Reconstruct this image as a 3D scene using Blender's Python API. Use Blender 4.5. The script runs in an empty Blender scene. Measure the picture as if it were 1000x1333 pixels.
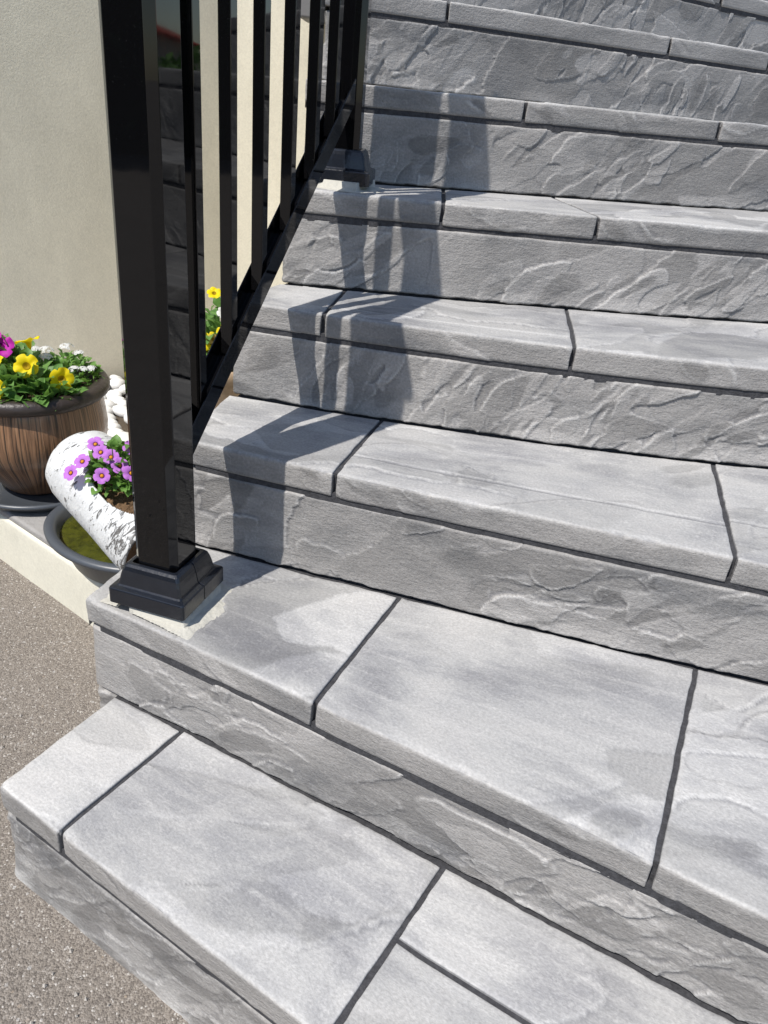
import bpy, math, random
import numpy as np
from mathutils import Vector, Matrix

random.seed(7)
RNG = np.random.default_rng(11)
sc = bpy.context.scene
COL = sc.collection
R = math.radians

# ------------------------------------------------------------------ camera
PITCH, ROLL, CAMZ, FPX = 0.4841785, 0.0987159, 1.0142642, 1017.92
cam_d = bpy.data.cameras.new('camera')
cam = bpy.data.objects.new('camera', cam_d); COL.objects.link(cam)
fw = Vector((0, math.cos(PITCH), -math.sin(PITCH))); up0 = Vector((0, math.sin(PITCH), math.cos(PITCH))); rt0 = Vector((1, 0, 0))
rt = rt0*math.cos(ROLL) + up0*math.sin(ROLL); upv = -rt0*math.sin(ROLL) + up0*math.cos(ROLL)
m = Matrix((rt, upv, -fw)).transposed().to_4x4(); m.translation = Vector((0, 0, CAMZ))
cam.matrix_world = m
cam_d.sensor_fit = 'VERTICAL'; cam_d.sensor_height = 36.0; cam_d.lens = 36.0*FPX/1333.0
cam_d.clip_start = 0.02; cam_d.clip_end = 500
cam_d.dof.use_dof = False
sc.camera = cam

# ------------------------------------------------------------------ sky, sun, exposure
SUN_T = 1.52                                   # tangent of the sun's elevation
SUN_H = Vector((0.629, 0.777, 0)).normalized() # horizontal direction the light travels in
elev = math.atan(SUN_T)
w = bpy.data.worlds.new('World'); sc.world = w; w.use_nodes = True
nt = w.node_tree; bg = nt.nodes['Background']
sky = nt.nodes.new('ShaderNodeTexSky'); sky.sky_type = 'NISHITA'; sky.sun_disc = False
sky.sun_elevation = elev; sky.sun_rotation = math.atan2(-SUN_H.x, -SUN_H.y)
sky.air_density = 1.0; sky.dust_density = 0.6
nt.links.new(sky.outputs['Color'], bg.inputs['Color']); bg.inputs['Strength'].default_value = 0.125
sd = bpy.data.lights.new('sun', 'SUN'); sd.energy = 4.4; sd.angle = R(0.53); sd.color = (1.0, 0.955, 0.89)
so = bpy.data.objects.new('sun', sd); COL.objects.link(so)
ldir = Vector((SUN_H.x, SUN_H.y, -SUN_T)).normalized()
so.rotation_euler = ldir.to_track_quat('-Z', 'Y').to_euler(); so.location = (-3, -4, 8)
sc.view_settings.view_transform = 'Standard'; sc.view_settings.look = 'None'
sc.view_settings.exposure = 0.30; sc.view_settings.gamma = 1.0; sc.view_settings.use_curve_mapping = False

# ------------------------------------------------------------------ helpers
def tag(o, label=None, cat=None, group=None, kind=None):
    if label: o['label'] = label
    if cat: o['category'] = cat
    if group: o['group'] = group
    if kind: o['kind'] = kind
    return o

def empty(name, loc=(0, 0, 0), rz=0, parent=None):
    o = bpy.data.objects.new(name, None); COL.objects.link(o); o.location = loc; o.rotation_euler = (0, 0, rz)
    o.empty_display_size = 0.05
    if parent: o.parent = parent
    return o

def mesh(name, verts, faces, mat=None, parent=None, smooth=False, uv=None, attrs=None):
    me = bpy.data.meshes.new(name)
    me.from_pydata([tuple(map(float, v)) for v in verts], [], [tuple(map(int, f)) for f in faces]); me.update()
    return finish(name, me, mat, parent, smooth, uv, attrs)

def finish(name, me, mat, parent, smooth, uv=None, attrs=None):
    if uv is not None:
        lay = me.uv_layers.new(name='UVMap')
        li = np.zeros(len(me.loops), dtype=np.int32); me.loops.foreach_get('vertex_index', li)
        lay.data.foreach_set('uv', np.ascontiguousarray(np.asarray(uv, dtype=np.float32)[li]).ravel())
    if attrs:
        for k, v in attrs.items():
            a = me.attributes.new(k, 'FLOAT', 'POINT'); a.data.foreach_set('value', np.asarray(v, dtype=np.float32).ravel())
    if smooth: me.polygons.foreach_set('use_smooth', np.ones(len(me.polygons), dtype=bool))
    o = bpy.data.objects.new(name, me); COL.objects.link(o)
    if mat: me.materials.append(mat)
    if parent: o.parent = parent
    return o

def gridmesh(name, P, mat, parent=None, uv=None, attrs=None, smooth=True):
    """P: (rows, cols, 3) array -> one smooth grid mesh."""
    r, c = P.shape[:2]
    me = bpy.data.meshes.new(name)
    idx = np.arange(r*c).reshape(r, c)
    q = np.stack([idx[:-1, :-1], idx[1:, :-1], idx[1:, 1:], idx[:-1, 1:]], -1).reshape(-1, 4)
    me.vertices.add(r*c); me.vertices.foreach_set('co', np.ascontiguousarray(P.reshape(-1, 3), dtype=np.float32).ravel())
    me.loops.add(q.size); me.loops.foreach_set('vertex_index', q.astype(np.int32).ravel())
    me.polygons.add(len(q)); me.polygons.foreach_set('loop_start', np.arange(0, q.size, 4, dtype=np.int32))
    me.polygons.foreach_set('loop_total', np.full(len(q), 4, dtype=np.int32))
    me.update(calc_edges=True)
    return finish(name, me, mat, parent, smooth, None if uv is None else uv.reshape(-1, 2), attrs)

class MB:
    def __init__(s): s.v = []; s.f = []
    def add(s, v, f):
        n = len(s.v); s.v += [tuple(x) for x in v]; s.f += [tuple(i+n for i in t) for t in f]
    def build(s, name, mat, parent=None, smooth=False, bevel=0, seg=2):
        o = mesh(name, s.v, s.f, mat, parent, smooth)
        if bevel:
            b = o.modifiers.new('bevel', 'BEVEL'); b.width = bevel; b.segments = seg; b.limit_method = 'ANGLE'
            b.angle_limit = R(30)
            if smooth is False:
                o.data.polygons.foreach_set('use_smooth', np.ones(len(o.data.polygons), dtype=bool))
                b.harden_normals = True
        return o

def loft(loops, closed=True, cap0=True, cap1=True):
    """loops: list of equally long point lists."""
    n = len(loops[0]); v = [p for l in loops for p in l]; f = []
    for i in range(len(loops)-1):
        for j in range(n if closed else n-1):
            a = i*n+j; b = i*n+(j+1) % n
            f.append((a, b, b+n, a+n))
    if cap0: f.append(tuple(range(n-1, -1, -1)))
    if cap1: f.append(tuple(range((len(loops)-1)*n, len(loops)*n)))
    return v, f

def lathe(profile, n=48, ell=(1, 1), cap0=True, cap1=False):
    loops = [[(r*ell[0]*math.cos(2*math.pi*j/n), r*ell[1]*math.sin(2*math.pi*j/n), z) for j in range(n)] for r, z in profile]
    return loft(loops, True, cap0, cap1)

# value noise ------------------------------------------------------------
def _h(ix, iy, s):
    n = (ix.astype(np.int64)*374761393 + iy.astype(np.int64)*668265263 + s*974634777) & 0x7fffffff
    n = ((n ^ (n >> 13))*1274126177) & 0x7fffffff
    return ((n ^ (n >> 16)) & 0xffff)/65535.0
def vnoise(x, y, s=0):
    x = np.asarray(x, float); y = np.asarray(y, float)
    x, y = np.broadcast_arrays(x, y)
    ix = np.floor(x); iy = np.floor(y); fx = x-ix; fy = y-iy
    fx = fx*fx*fx*(fx*(fx*6-15)+10); fy = fy*fy*fy*(fy*(fy*6-15)+10)
    a = _h(ix, iy, s); b = _h(ix+1, iy, s); c = _h(ix, iy+1, s); d = _h(ix+1, iy+1, s)
    return (a*(1-fx)+b*fx)*(1-fy)+(c*(1-fx)+d*fx)*fy*1.0
def fbm(x, y, s=0, o=4):
    t = 0; a = .5; k = 1.0
    for i in range(o): t = t+a*(vnoise(np.asarray(x)*k, np.asarray(y)*k, s+i*17)-.5); a *= .5; k *= 2.03
    return t
def sst(x): x = np.clip(x, 0, 1); return x*x*(3-2*x)

# ------------------------------------------------------------------ materials
def newmat(name):
    mt = bpy.data.materials.new(name); mt.use_nodes = True
    return mt, mt.node_tree, mt.node_tree.nodes['Principled BSDF']
def N(t, typ, **k):
    n = t.nodes.new(typ)
    for a, v in k.items(): setattr(n, a, v)
    return n
def ramp(t, fac, stops, interp='LINEAR'):
    n = t.nodes.new('ShaderNodeValToRGB'); n.color_ramp.interpolation = interp
    e = n.color_ramp.elements
    while len(e) < len(stops): e.new(0.5)
    for i, (p, c) in enumerate(stops):
        e[i].position = p; e[i].color = (c if len(c) == 4 else (*c, 1)) if not isinstance(c, (int, float)) else (c, c, c, 1)
    t.links.new(fac, n.inputs['Fac']); return n.outputs['Color']
def noise(t, vec, scale, detail=5, rough=.55, dist=0.0):
    n = N(t, 'ShaderNodeTexNoise'); n.inputs['Scale'].default_value = scale; n.inputs['Detail'].default_value = detail
    n.inputs['Roughness'].default_value = rough; n.inputs['Distortion'].default_value = dist
    t.links.new(vec, n.inputs['Vector']); return n.outputs['Fac']
def voro(t, vec, scale, out='Distance', feature='F1', rnd=1.0):
    n = N(t, 'ShaderNodeTexVoronoi', feature=feature); n.inputs['Scale'].default_value = scale; n.inputs['Randomness'].default_value = rnd
    t.links.new(vec, n.inputs['Vector']); return n.outputs[out]
def mapping(t, vec, scale=(1, 1, 1), rot=(0, 0, 0), loc=(0, 0, 0)):
    n = N(t, 'ShaderNodeMapping'); n.inputs['Scale'].default_value = scale; n.inputs['Rotation'].default_value = rot; n.inputs['Location'].default_value = loc
    t.links.new(vec, n.inputs['Vector']); return n.outputs['Vector']
def mix(t, fac, a, b, mode='MIX'):
    n = N(t, 'ShaderNodeMix', data_type='RGBA', blend_type=mode)
    for s, v in ((n.inputs['Factor'], fac), (n.inputs['A'], a), (n.inputs['B'], b)):
        if isinstance(v, (int, float)): s.default_value = v
        elif isinstance(v, tuple): s.default_value = (*v[:3], 1)
        else: t.links.new(v, s)
    return n.outputs['Result']
def math_(t, op, a, b=0.0, clamp=False):
    n = N(t, 'ShaderNodeMath', operation=op, use_clamp=clamp)
    for s, v in zip(n.inputs, (a, b)):
        if isinstance(v, (int, float)): s.default_value = v
        else: t.links.new(v, s)
    return n.outputs[0]
def bump(t, height, strength, dist, normal=None):
    n = N(t, 'ShaderNodeBump'); n.inputs['Strength'].default_value = strength; n.inputs['Distance'].default_value = dist
    t.links.new(height, n.inputs['Height'])
    if normal: t.links.new(normal, n.inputs['Normal'])
    return n.outputs['Normal']
def attr(t, name):
    return N(t, 'ShaderNodeAttribute', attribute_name=name).outputs['Fac']
def objvec(t): return N(t, 'ShaderNodeTexCoord').outputs['Object']

def simple(name, col, rough=.6, spec=.5, var=.0, scale=30, bumpd=0, bumps=200, metal=0, coat=0, trans=None):
    mt, t, b = newmat(name)
    v = objvec(t)
    if var:
        f = noise(t, v, scale, 4)
        c = mix(t, f, tuple(x*(1-var) for x in col), tuple(min(1, x*(1+var)) for x in col)); t.links.new(c, b.inputs['Base Color'])
    else: b.inputs['Base Color'].default_value = (*col, 1)
    b.inputs['Roughness'].default_value = rough; b.inputs['Specular IOR Level'].default_value = spec; b.inputs['Metallic'].default_value = metal
    if coat: b.inputs['Coat Weight'].default_value = coat; b.inputs['Coat Roughness'].default_value = .05
    if bumpd: t.links.new(bump(t, noise(t, v, bumps, 3), 1.0, bumpd), b.inputs['Normal'])
    return mt

def stone_material():
    """hand-coloured stamped overlay: pale treads, mid-grey faces, brushed pigment."""
    mt, t, b = newmat('stamped_stone')
    uvn = N(t, 'ShaderNodeTexCoord').outputs['UV']
    rnd = N(t, 'ShaderNodeObjectInfo').outputs['Random']
    cmb = N(t, 'ShaderNodeCombineXYZ'); t.links.new(math_(t, 'MULTIPLY', rnd, 37.0), cmb.inputs['X']); t.links.new(math_(t, 'MULTIPLY', rnd, 91.0), cmb.inputs['Y'])
    va = N(t, 'ShaderNodeVectorMath', operation='ADD'); t.links.new(uvn, va.inputs[0]); t.links.new(cmb.outputs[0], va.inputs[1])
    uv = va.outputs['Vector']
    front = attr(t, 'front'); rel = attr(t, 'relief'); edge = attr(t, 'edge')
    # tread pigment
    n1 = noise(t, mapping(t, uv, (4.2, 6.0, 1), (0, 0, R(-15))), 1.0, 9, .62, .35)
    n2 = noise(t, mapping(t, uv, (5, 34, 1), (0, 0, R(-8))), 1.0, 7, .68, .5)
    n3 = noise(t, mapping(t, uv, (14, 22, 1)), 1.0, 8, .7, .3)
    n4 = noise(t, uv, 240, 3, .65)
    n5 = noise(t, uv, 60, 6, .75)
    n6 = noise(t, mapping(t, uv, (2.2, 3.0, 1), (0, 0, 0), (5, 9, 0)), 1.0, 4, .55, .2)
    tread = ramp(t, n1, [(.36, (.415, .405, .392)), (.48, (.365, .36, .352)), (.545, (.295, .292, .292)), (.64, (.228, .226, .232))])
    tread = mix(t, math_(t, 'MULTIPLY', ramp(t, n6, [(.50, 0.0), (.66, 1.0)]), .40), tread, (.245, .245, .255))
    streak = ramp(t, n2, [(.50, 0.0), (.62, 1.0)])
    tread = mix(t, math_(t, 'MULTIPLY', streak, .30), tread, (.48, .47, .455))
    tread = mix(t, math_(t, 'MULTIPLY', ramp(t, n5, [(.52, 0.0), (.66, 1.0)]), .28), tread, (.47, .46, .445))
    tread = mix(t, math_(t, 'MULTIPLY', ramp(t, n3, [(.53, 0.0), (.66, 1.0)]), .22), tread, (.24, .24, .25))
    # face pigment
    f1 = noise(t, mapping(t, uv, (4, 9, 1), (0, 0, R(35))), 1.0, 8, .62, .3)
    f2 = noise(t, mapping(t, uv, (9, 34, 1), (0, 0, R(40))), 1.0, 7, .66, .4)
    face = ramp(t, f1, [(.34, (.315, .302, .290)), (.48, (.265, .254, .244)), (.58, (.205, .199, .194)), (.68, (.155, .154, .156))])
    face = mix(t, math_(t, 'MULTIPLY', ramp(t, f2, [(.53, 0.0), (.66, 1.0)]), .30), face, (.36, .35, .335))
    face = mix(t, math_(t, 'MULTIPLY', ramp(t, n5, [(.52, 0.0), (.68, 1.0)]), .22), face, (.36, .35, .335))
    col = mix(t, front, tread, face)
    tint = attr(t, 'tint')
    col = mix(t, 1.0, col, ramp(t, tint, [(0.0, .70), (.5, 1.0), (1.0, 1.22)]), 'MULTIPLY')
    # colour follows the relief: paler on the ridges, darker in the hollows
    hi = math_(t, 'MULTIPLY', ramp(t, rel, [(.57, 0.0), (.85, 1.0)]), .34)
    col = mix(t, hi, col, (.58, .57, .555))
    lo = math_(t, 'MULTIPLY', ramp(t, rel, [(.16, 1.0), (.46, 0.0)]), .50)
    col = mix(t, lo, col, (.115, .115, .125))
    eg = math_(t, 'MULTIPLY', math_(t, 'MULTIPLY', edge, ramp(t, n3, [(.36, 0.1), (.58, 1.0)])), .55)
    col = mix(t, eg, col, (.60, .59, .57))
    gr = ramp(t, n4, [(.34, .86), (.64, 1.10)])
    col = mix(t, 1.0, col, gr, 'MULTIPLY')
    t.links.new(col, b.inputs['Base Color'])
    rgh = ramp(t, n3, [(.3, .52), (.7, .72)]); t.links.new(rgh, b.inputs['Roughness'])
    b.inputs['Specular IOR Level'].default_value = .35
    g1 = noise(t, uv, 330, 3, .6); g2 = noise(t, uv, 95, 4, .6)
    st_ = noise(t, mapping(t, uv, (55, 190, 1), (0, 0, R(38))), 1.0, 4, .6, .5)
    hgt = math_(t, 'ADD', math_(t, 'ADD', math_(t, 'MULTIPLY', g1, .8), g2), math_(t, 'MULTIPLY', st_, front))
    strn = math_(t, 'ADD', math_(t, 'MULTIPLY', front, .45), .45)
    bn = N(t, 'ShaderNodeBump'); bn.inputs['Distance'].default_value = .0016
    t.links.new(strn, bn.inputs['Strength']); t.links.new(hgt, bn.inputs['Height'])
    t.links.new(bn.outputs['Normal'], b.inputs['Normal'])
    return mt

def grout_material():
    mt, t, b = newmat('dark_grout'); v = objvec(t)
    c = ramp(t, noise(t, v, 120, 4, .7), [(.3, (.022, .022, .025)), (.7, (.060, .060, .066))]); t.links.new(c, b.inputs['Base Color'])
    b.inputs['Roughness'].default_value = .9
    t.links.new(bump(t, noise(t, v, 260, 3), .8, .002), b.inputs['Normal']); return mt

def stucco_material(name, col, s=1.0):
    mt, t, b = newmat(name); v = objvec(t)
    n1 = noise(t, mapping(t, v, (1.6, 1.6, .8)), 2.2, 7, .6, .3); n2 = noise(t, v, 26, 4, .6)
    c = mix(t, ramp(t, n1, [(.3, 0.0), (.7, 1.0)]), tuple(x*.80 for x in col), col)
    c = mix(t, math_(t, 'MULTIPLY', ramp(t, n2, [(.42, 0.0), (.75, 1.0)]), .22), c, tuple(x*.70 for x in col))
    c = mix(t, 1.0, c, ramp(t, noise(t, v, 160, 4, .7), [(.35, .92), (.62, 1.03)]), 'MULTIPLY')
    t.links.new(c, b.inputs['Base Color']); b.inputs['Roughness'].default_value = .88; b.inputs['Specular IOR Level'].default_value = .2
    h1 = noise(t, v, 190, 4, .65, .0); h2 = noise(t, v, 520, 3, .6)
    h = math_(t, 'ADD', h1, math_(t, 'MULTIPLY', h2, .6))
    t.links.new(bump(t, h, .45*s, .0018), b.inputs['Normal']); return mt

def asphalt_material():
    mt, t, b = newmat('worn_asphalt'); v = objvec(t)
    big = noise(t, v, 3.0, 4, .6)
    base = ramp(t, big, [(.3, (.240, .208, .178)), (.7, (.31, .272, .236))])
    cell = N(t, 'ShaderNodeTexVoronoi', feature='F1'); cell.inputs['Scale'].default_value = 430; t.links.new(v, cell.inputs['Vector'])
    sep = N(t, 'ShaderNodeSeparateColor'); t.links.new(cell.outputs['Color'], sep.inputs[0])
    spk = ramp(t, sep.outputs[0], [(0.0, (.07, .06, .052)), (.22, (.16, .142, .122)), (.52, (.25, .222, .19)), (.86, (.36, .33, .295)), (.97, (.66, .64, .60))], 'CONSTANT')
    col = mix(t, .52, base, spk)
    cell2 = N(t, 'ShaderNodeTexVoronoi', feature='F1'); cell2.inputs['Scale'].default_value = 130; t.links.new(v, cell2.inputs['Vector'])
    sep2 = N(t, 'ShaderNodeSeparateColor'); t.links.new(cell2.outputs['Color'], sep2.inputs[0])
    msk = math_(t, 'MULTIPLY', math_(t, 'GREATER_THAN', sep2.outputs[1], .94), math_(t, 'LESS_THAN', cell2.outputs['Distance'], .36))
    col = mix(t, math_(t, 'MULTIPLY', msk, .7), col, ramp(t, sep2.outputs[0], [(0, (.30, .24, .18)), (.5, (.40, .37, .34)), (1, (.50, .49, .47))]))
    pit = noise(t, v, 190, 5, .75)
    col = mix(t, 1.0, col, ramp(t, pit, [(.30, .45), (.48, 1.0)]), 'MULTIPLY')
    t.links.new(col, b.inputs['Base Color']); b.inputs['Roughness'].default_value = .85; b.inputs['Specular IOR Level'].default_value = .3
    h = math_(t, 'SUBTRACT', math_(t, 'ADD', math_(t, 'MULTIPLY', pit, 1.2), noise(t, v, 40, 3)), math_(t, 'MULTIPLY', cell.outputs['Distance'], .7))
    t.links.new(bump(t, h, .8, .0028), b.inputs['Normal']); return mt

def black_gloss():
    mt, t, b = newmat('black_powder_coat'); v = objvec(t)
    dst = math_(t, 'MULTIPLY', ramp(t, noise(t, v, 420, 4, .7), [(.66, 0.0), (.74, 1.0)]), ramp(t, noise(t, v, 7, 3), [(.45, 0.0), (.65, .5)]))
    t.links.new(mix(t, dst, (.003, .003, .0035), (.10, .10, .10)), b.inputs['Base Color'])
    sc1 = noise(t, mapping(t, v, (60, 60, 900)), 1.0, 3)
    r_ = ramp(t, noise(t, v, 35, 4, .7), [(.4, .02), (.8, .07)]); t.links.new(r_, b.inputs['Roughness'])
    b.inputs['Specular IOR Level'].default_value = .40
    t.links.new(bump(t, noise(t, v, 9, 2), .05, .002), b.inputs['Normal']); return mt

M = dict(
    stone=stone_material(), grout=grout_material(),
    stucco=stucco_material('cream_stucco', (.76, .71, .575)), lowwall=stucco_material('cream_low_wall', (.72, .695, .59), .6),
    cap=simple('weathered_cap', (.30, .29, .28), .85, .2, .3, 25, .002), asphalt=asphalt_material(), black=black_gloss(),
    cover=simple('black_cover_plastic', (.010, .012, .017), .20, .55, .35, 40, .0003, 120),
    mortar=simple('pale_mortar', (.45, .435, .385), .9, .2, .20, 45, .002, 130),
)

# ------------------------------------------------------------------ setting: ground
def ground():
    xs = np.concatenate([[-160, -40, -10, -4], np.linspace(-2, 1, 31), [4, 10, 40, 160]])
    ys = np.concatenate([[-160, -40, -10, -3], np.linspace(-.6, 2.4, 31), [5, 12, 40, 160]])
    X, Y = np.meshgrid(xs, ys); Z = .006*fbm(X*2.2, Y*2.2, 5, 3)
    Z = np.where((np.abs(X) > 3) | (np.abs(Y) > 3), 0, Z)
    o = gridmesh('asphalt_ground', np.stack([X, Y, Z], -1)[::-1], M['asphalt']); tag(o, 'worn brown-grey asphalt driveway at the foot of the stairs', 'ground', kind='structure')
ground()

# ------------------------------------------------------------------ staircase
ZL = {0: 0.0, 1: .167, 2: .329, 3: .515, 4: .686, 5: .857, 6: 1.036, 7: 1.213, 8: 1.390, 9: 1.565}
CV = {1: (.447, -.590, 0), 2: (.731, -.495, -.019), 3: (1.035, -.266, .032), 4: (1.293, -.148, .117), 5: (1.522, .045, .066),
      6: (1.766, .266, .017), 7: (2.002, .497, .046), 8: (2.236, .719, -.01), 9: (2.470, .90, 0), 10: (2.72, 1.05, 0)}
BAND = .040
def F(k, x):
    a, b, c = CV[k]; x = np.asarray(x, float); xc = np.clip(x, -.45, .9)
    return a+b*xc+c*xc*xc+(b+2*c*xc)*(x-xc)
LEFT = {1: (-.384, -.473), 2: (-.372, -.425), 3: (-.300, -.328), 4: (-.240, -.300), 5: (-.232, -.240), 6: (-.225, -.232), 7: (-.220, -.225), 8: (-.215, -.22), 9: (-.21, -.215)}
XR = 1.45
def relief(u, v, seed, n, L, W, amp, ang, spread, edge_mm=1.2, blank=.45):
    """u (cols), v (rows) in metres: smeared trowel flakes, closed lens shapes lying along a slowly turning direction."""
    r = np.random.default_rng(seed)
    U, V = np.meshgrid(u, v); H = np.zeros_like(U); T = np.zeros_like(U)
    Lu, Lv = u[-1]-u[0], v[-1]-v[0]
    for i in range(n):
        cx, cy = u[0]+r.uniform(0, Lu), v[0]+r.uniform(0, Lv)
        if float(vnoise(np.array([cx*4.5]), np.array([cy*9]), seed+91)[0]) < blank: continue
        s = r.gamma(1.6, .6)
        l = L*(.22+.55*s); ww = min(W*(.30+.55*s)*r.uniform(.6, 1.5), l*.7)
        a = amp*r.uniform(.45, 1.1)*min(1, .5+s*.5)*(1 if r.random() < .75 else -.8)
        th = ang+(float(vnoise(np.array([cx*2.6]), np.array([cy*2.6]), seed+55)[0])-.5)*4.0*spread+r.normal(0, .13)
        rad = max(l, ww)*1.45
        i0, i1 = np.searchsorted(u, [cx-rad, cx+rad]); j0, j1 = np.searchsorted(v, [cy-rad, cy+rad])
        if i1-i0 < 2 or j1-j0 < 2: continue
        x = U[j0:j1, i0:i1]-cx; y = V[j0:j1, i0:i1]-cy
        p = x*math.cos(th)+y*math.sin(th); q = -x*math.sin(th)+y*math.cos(th)
        q = q+p*p/l*r.normal(0, .18)
        ta = 1+.45*r.choice([-1, 1])*np.clip(p/l, -1, 1)          # tear-drop taper
        wob = fbm(p/l*1.7+i*3.1, q/ww*.9+i*7.7, seed+i, 2)*.75+fbm(x*120+i, y*120, seed+i+5, 2)*.14
        rr = np.sqrt((p/l)**2+(q/(ww*ta))**2)+wob
        mk = sst((1-rr)*ww/(edge_mm*.001)*.5)
        side = r.choice([-1, 1], p=[.35, .65])
        rmp = np.clip(.60+.45*side*q/ww, .25, 1) if r.random() < .6 else np.clip(.55+.55*side*q/ww, .08, 1)
        cur = H[j0:j1, i0:i1]
        H[j0:j1, i0:i1] = cur*(1-.7*mk)+a*mk*rmp
        tn = r.uniform(-1, 1); T[j0:j1, i0:i1] = T[j0:j1, i0:i1]*(1-mk)+tn*mk
    return H, T
def soft(a, n):
    k = np.ones(2*n+1)/(2*n+1)
    for ax in (0, 1):
        a = np.apply_along_axis(lambda q: np.convolve(np.pad(q, n, mode='edge'), k, mode='valid'), ax, a)
    return a
def rel01(H, n=2):
    d = H-soft(H, n)
    return np.clip(.5+d/.0022, 0, 1)

stairs = empty('staircase', (-.3, .7, 0))
tag(stairs, 'curved flight of grey stamped stone-look steps with dark joints', 'staircase')
def under(o, parent):  # parent while keeping world coordinates
    o.parent = parent; o.matrix_parent_inverse = parent.matrix_world.inverted(); return o
bpy.context.view_layer.update()

def tread_slab(k, xbL, xfL, xbR, xfR, step, t0=0.0, t1=1.0, left_end=False, right_end=False, score=None, seed=0, res=.004):
    gap = .0036
    inv = lambda o: o
    xm = (xbL+xfL+xbR+xfR)/4; depth = float(F(k+1, xm)-F(k, xm))*(t1-t0)
    wid = .5*((xbR-xbL)+(xfR-xfL))
    band = t1 >= .999
    # columns: list of (fraction position in metres from left edge, drop)
    ed = [(0, .05 if left_end else .012), (0, .0028), (.0006, .0008), (.0018, .0002)]
    edr = [(0, .05 if right_end else .012), (0, .0028), (.0006, .0008), (.0018, .0002)]
    nin = max(4, int(wid/res)); ins = np.linspace(.0065, wid-.0065, nin)
    cu = np.concatenate([[e[0] for e in ed], ins, [wid-e[0] for e in edr[::-1]]]); cd = np.concatenate([[e[1] for e in ed], np.zeros(nin), [e[1] for e in edr[::-1]]])
    # rows
    bk = [(0, .012), (0, .0028), (.0008, .0008), (.002, .0002)]
    rr_ = .0048
    nr = max(4, int((depth-.012)/res)); flat_end = depth-(rr_ if band else .0065)
    rin = np.linspace(.0075, flat_end, nr)
    rows = [(a, 0.0, d, 0, a) for a, d in bk]+[(a, 0.0, 0.0, 0, a) for a in rin]     # (along depth, below top, drop, front, v)
    nrm = [(0, 1)]*len(rows)
    if band:
        na = 7
        for i in range(1, na+1):
            an = i/na*math.pi/2
            rows.append((flat_end+rr_*math.sin(an), rr_*(1-math.cos(an)), 0, float(sst((i/na-.15)/.6)), flat_end+rr_*an)); nrm.append((math.sin(an), math.cos(an)))
        zb = np.linspace(rr_, BAND-.003, max(5, int((BAND-rr_)/res)+2))[1:]
        for z_ in zb: rows.append((depth, z_, 0, 1, flat_end+rr_*1.57+z_-rr_)); nrm.append((1, 0))
        rows += [(depth-.0015, BAND-.001, 0, 1, rows[-1][4]+.002), (depth-.004, BAND, 0, 1, rows[-1][4]+.004), (depth-.018, BAND+.001, 0, 1, rows[-1][4]+.012)]
        nrm += [(.7, -.7), (.2, -1), (0, -1)]
    else:
        for a, d in ((.0018, .0002), (.0006, .0008), (0, .0028), (0, .012)): rows.append((depth-a, 0, d, 0, depth-a)); nrm.append((0, 1))
    rows = np.array(rows); nrm = np.array(nrm)
    u = cu; v = rows[:, 4]
    fu = fbm(np.zeros_like(v)+seed, v*38, seed+3, 4)*.0030+fbm(np.zeros_like(v), v*5, seed+3, 2)*.004; fu2 = fbm(np.zeros_like(v)+seed+9, v*38, seed+4, 4)*.0030-fbm(np.zeros_like(v), v*5, seed+4, 2)*.004
    s = cu/wid
    tt = t0+(t1-t0)*rows[:, 0]/depth
    xb = xbL+(xbR-xbL)*s; xf = xfL+(xfR-xfL)*s
    pb = np.stack([xb, F(k+1, xb)-.0018], -1); pf = np.stack([xf, F(k, xf)], -1)
    T = tt[:, None, None]
    XY = pb[None]*(1-T)+pf[None]*T
    # joint gap and its wobble pull the end columns inwards
    pull = np.clip(1-cu/.03, 0, 1); pullr = np.clip(1-(wid-cu)/.03, 0, 1)
    gl = 0 if left_end else gap; grr = 0 if right_end else gap
    XY[:, :, 0] += (gl+fu[:, None])*pull[None]-(grr+fu2[:, None])*pullr[None]
    # back edge wobble
    bw = np.abs(fbm(u*26, np.zeros_like(u)+seed, seed+8, 4))*.008
    pullb = np.clip(1-rows[:, 0]/.05, 0, 1) if t0 < .01 else np.zeros(len(rows))
    dirb = pb-pf; dirb /= np.linalg.norm(dirb, axis=-1, keepdims=True)
    XY -= dirb[None]*(bw[None, :]*pullb[:, None])[..., None]
    if t0 > .01: XY -= dirb[None]*(.0035*np.clip(1-rows[:, 0]/.03, 0, 1))[:, None, None]
    if not band: XY += dirb[None]*(.0035*np.clip(1-(depth-rows[:, 0])/.03, 0, 1))[:, None, None]
    # relief
    H, T1 = relief(u, v, seed*13+5, int(40*wid*depth/.1), .15, .055, .0020, 2.6, .3, 1.8, .42)
    Hf, T2 = relief(u, v, seed*13+6, int(150*wid), .045, .010, .0018, .35, .2, 1.3, .45)
    fr = rows[:, 3]
    U, V = np.meshgrid(u, v)
    H = H*(1-fr)[:, None]+Hf*fr[:, None]; TT = T1*(1-fr)[:, None]*.8+T2*fr[:, None]
    H += .0016*fbm(U*6, V*6, seed+21, 3)+.0005*fbm(U*45, V*45, seed+22, 3)
    # chipped arris
    arr = np.exp(-((rows[:, 4]-(flat_end+rr_*.6))/.0055)**2) if band else np.zeros(len(rows))
    H -= arr[:, None]*.0036*np.clip(fbm(u*24, u*0+seed, seed+30, 4)*3.2-.1, 0, 1)[None]
    if score is not None:
        sv = score*depth+.004*fbm(u*9, u*0, seed+31, 3); dd = np.abs(V-sv[None])
        H -= .0030*np.exp(-(dd/.0022)**2)
    rl = rel01(H)
    if score is not None: rl = np.minimum(rl, 1-np.exp(-(dd/.0024)**2)*.98)
    drop = np.maximum(cd[None, :], rows[:, 2][:, None])
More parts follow.
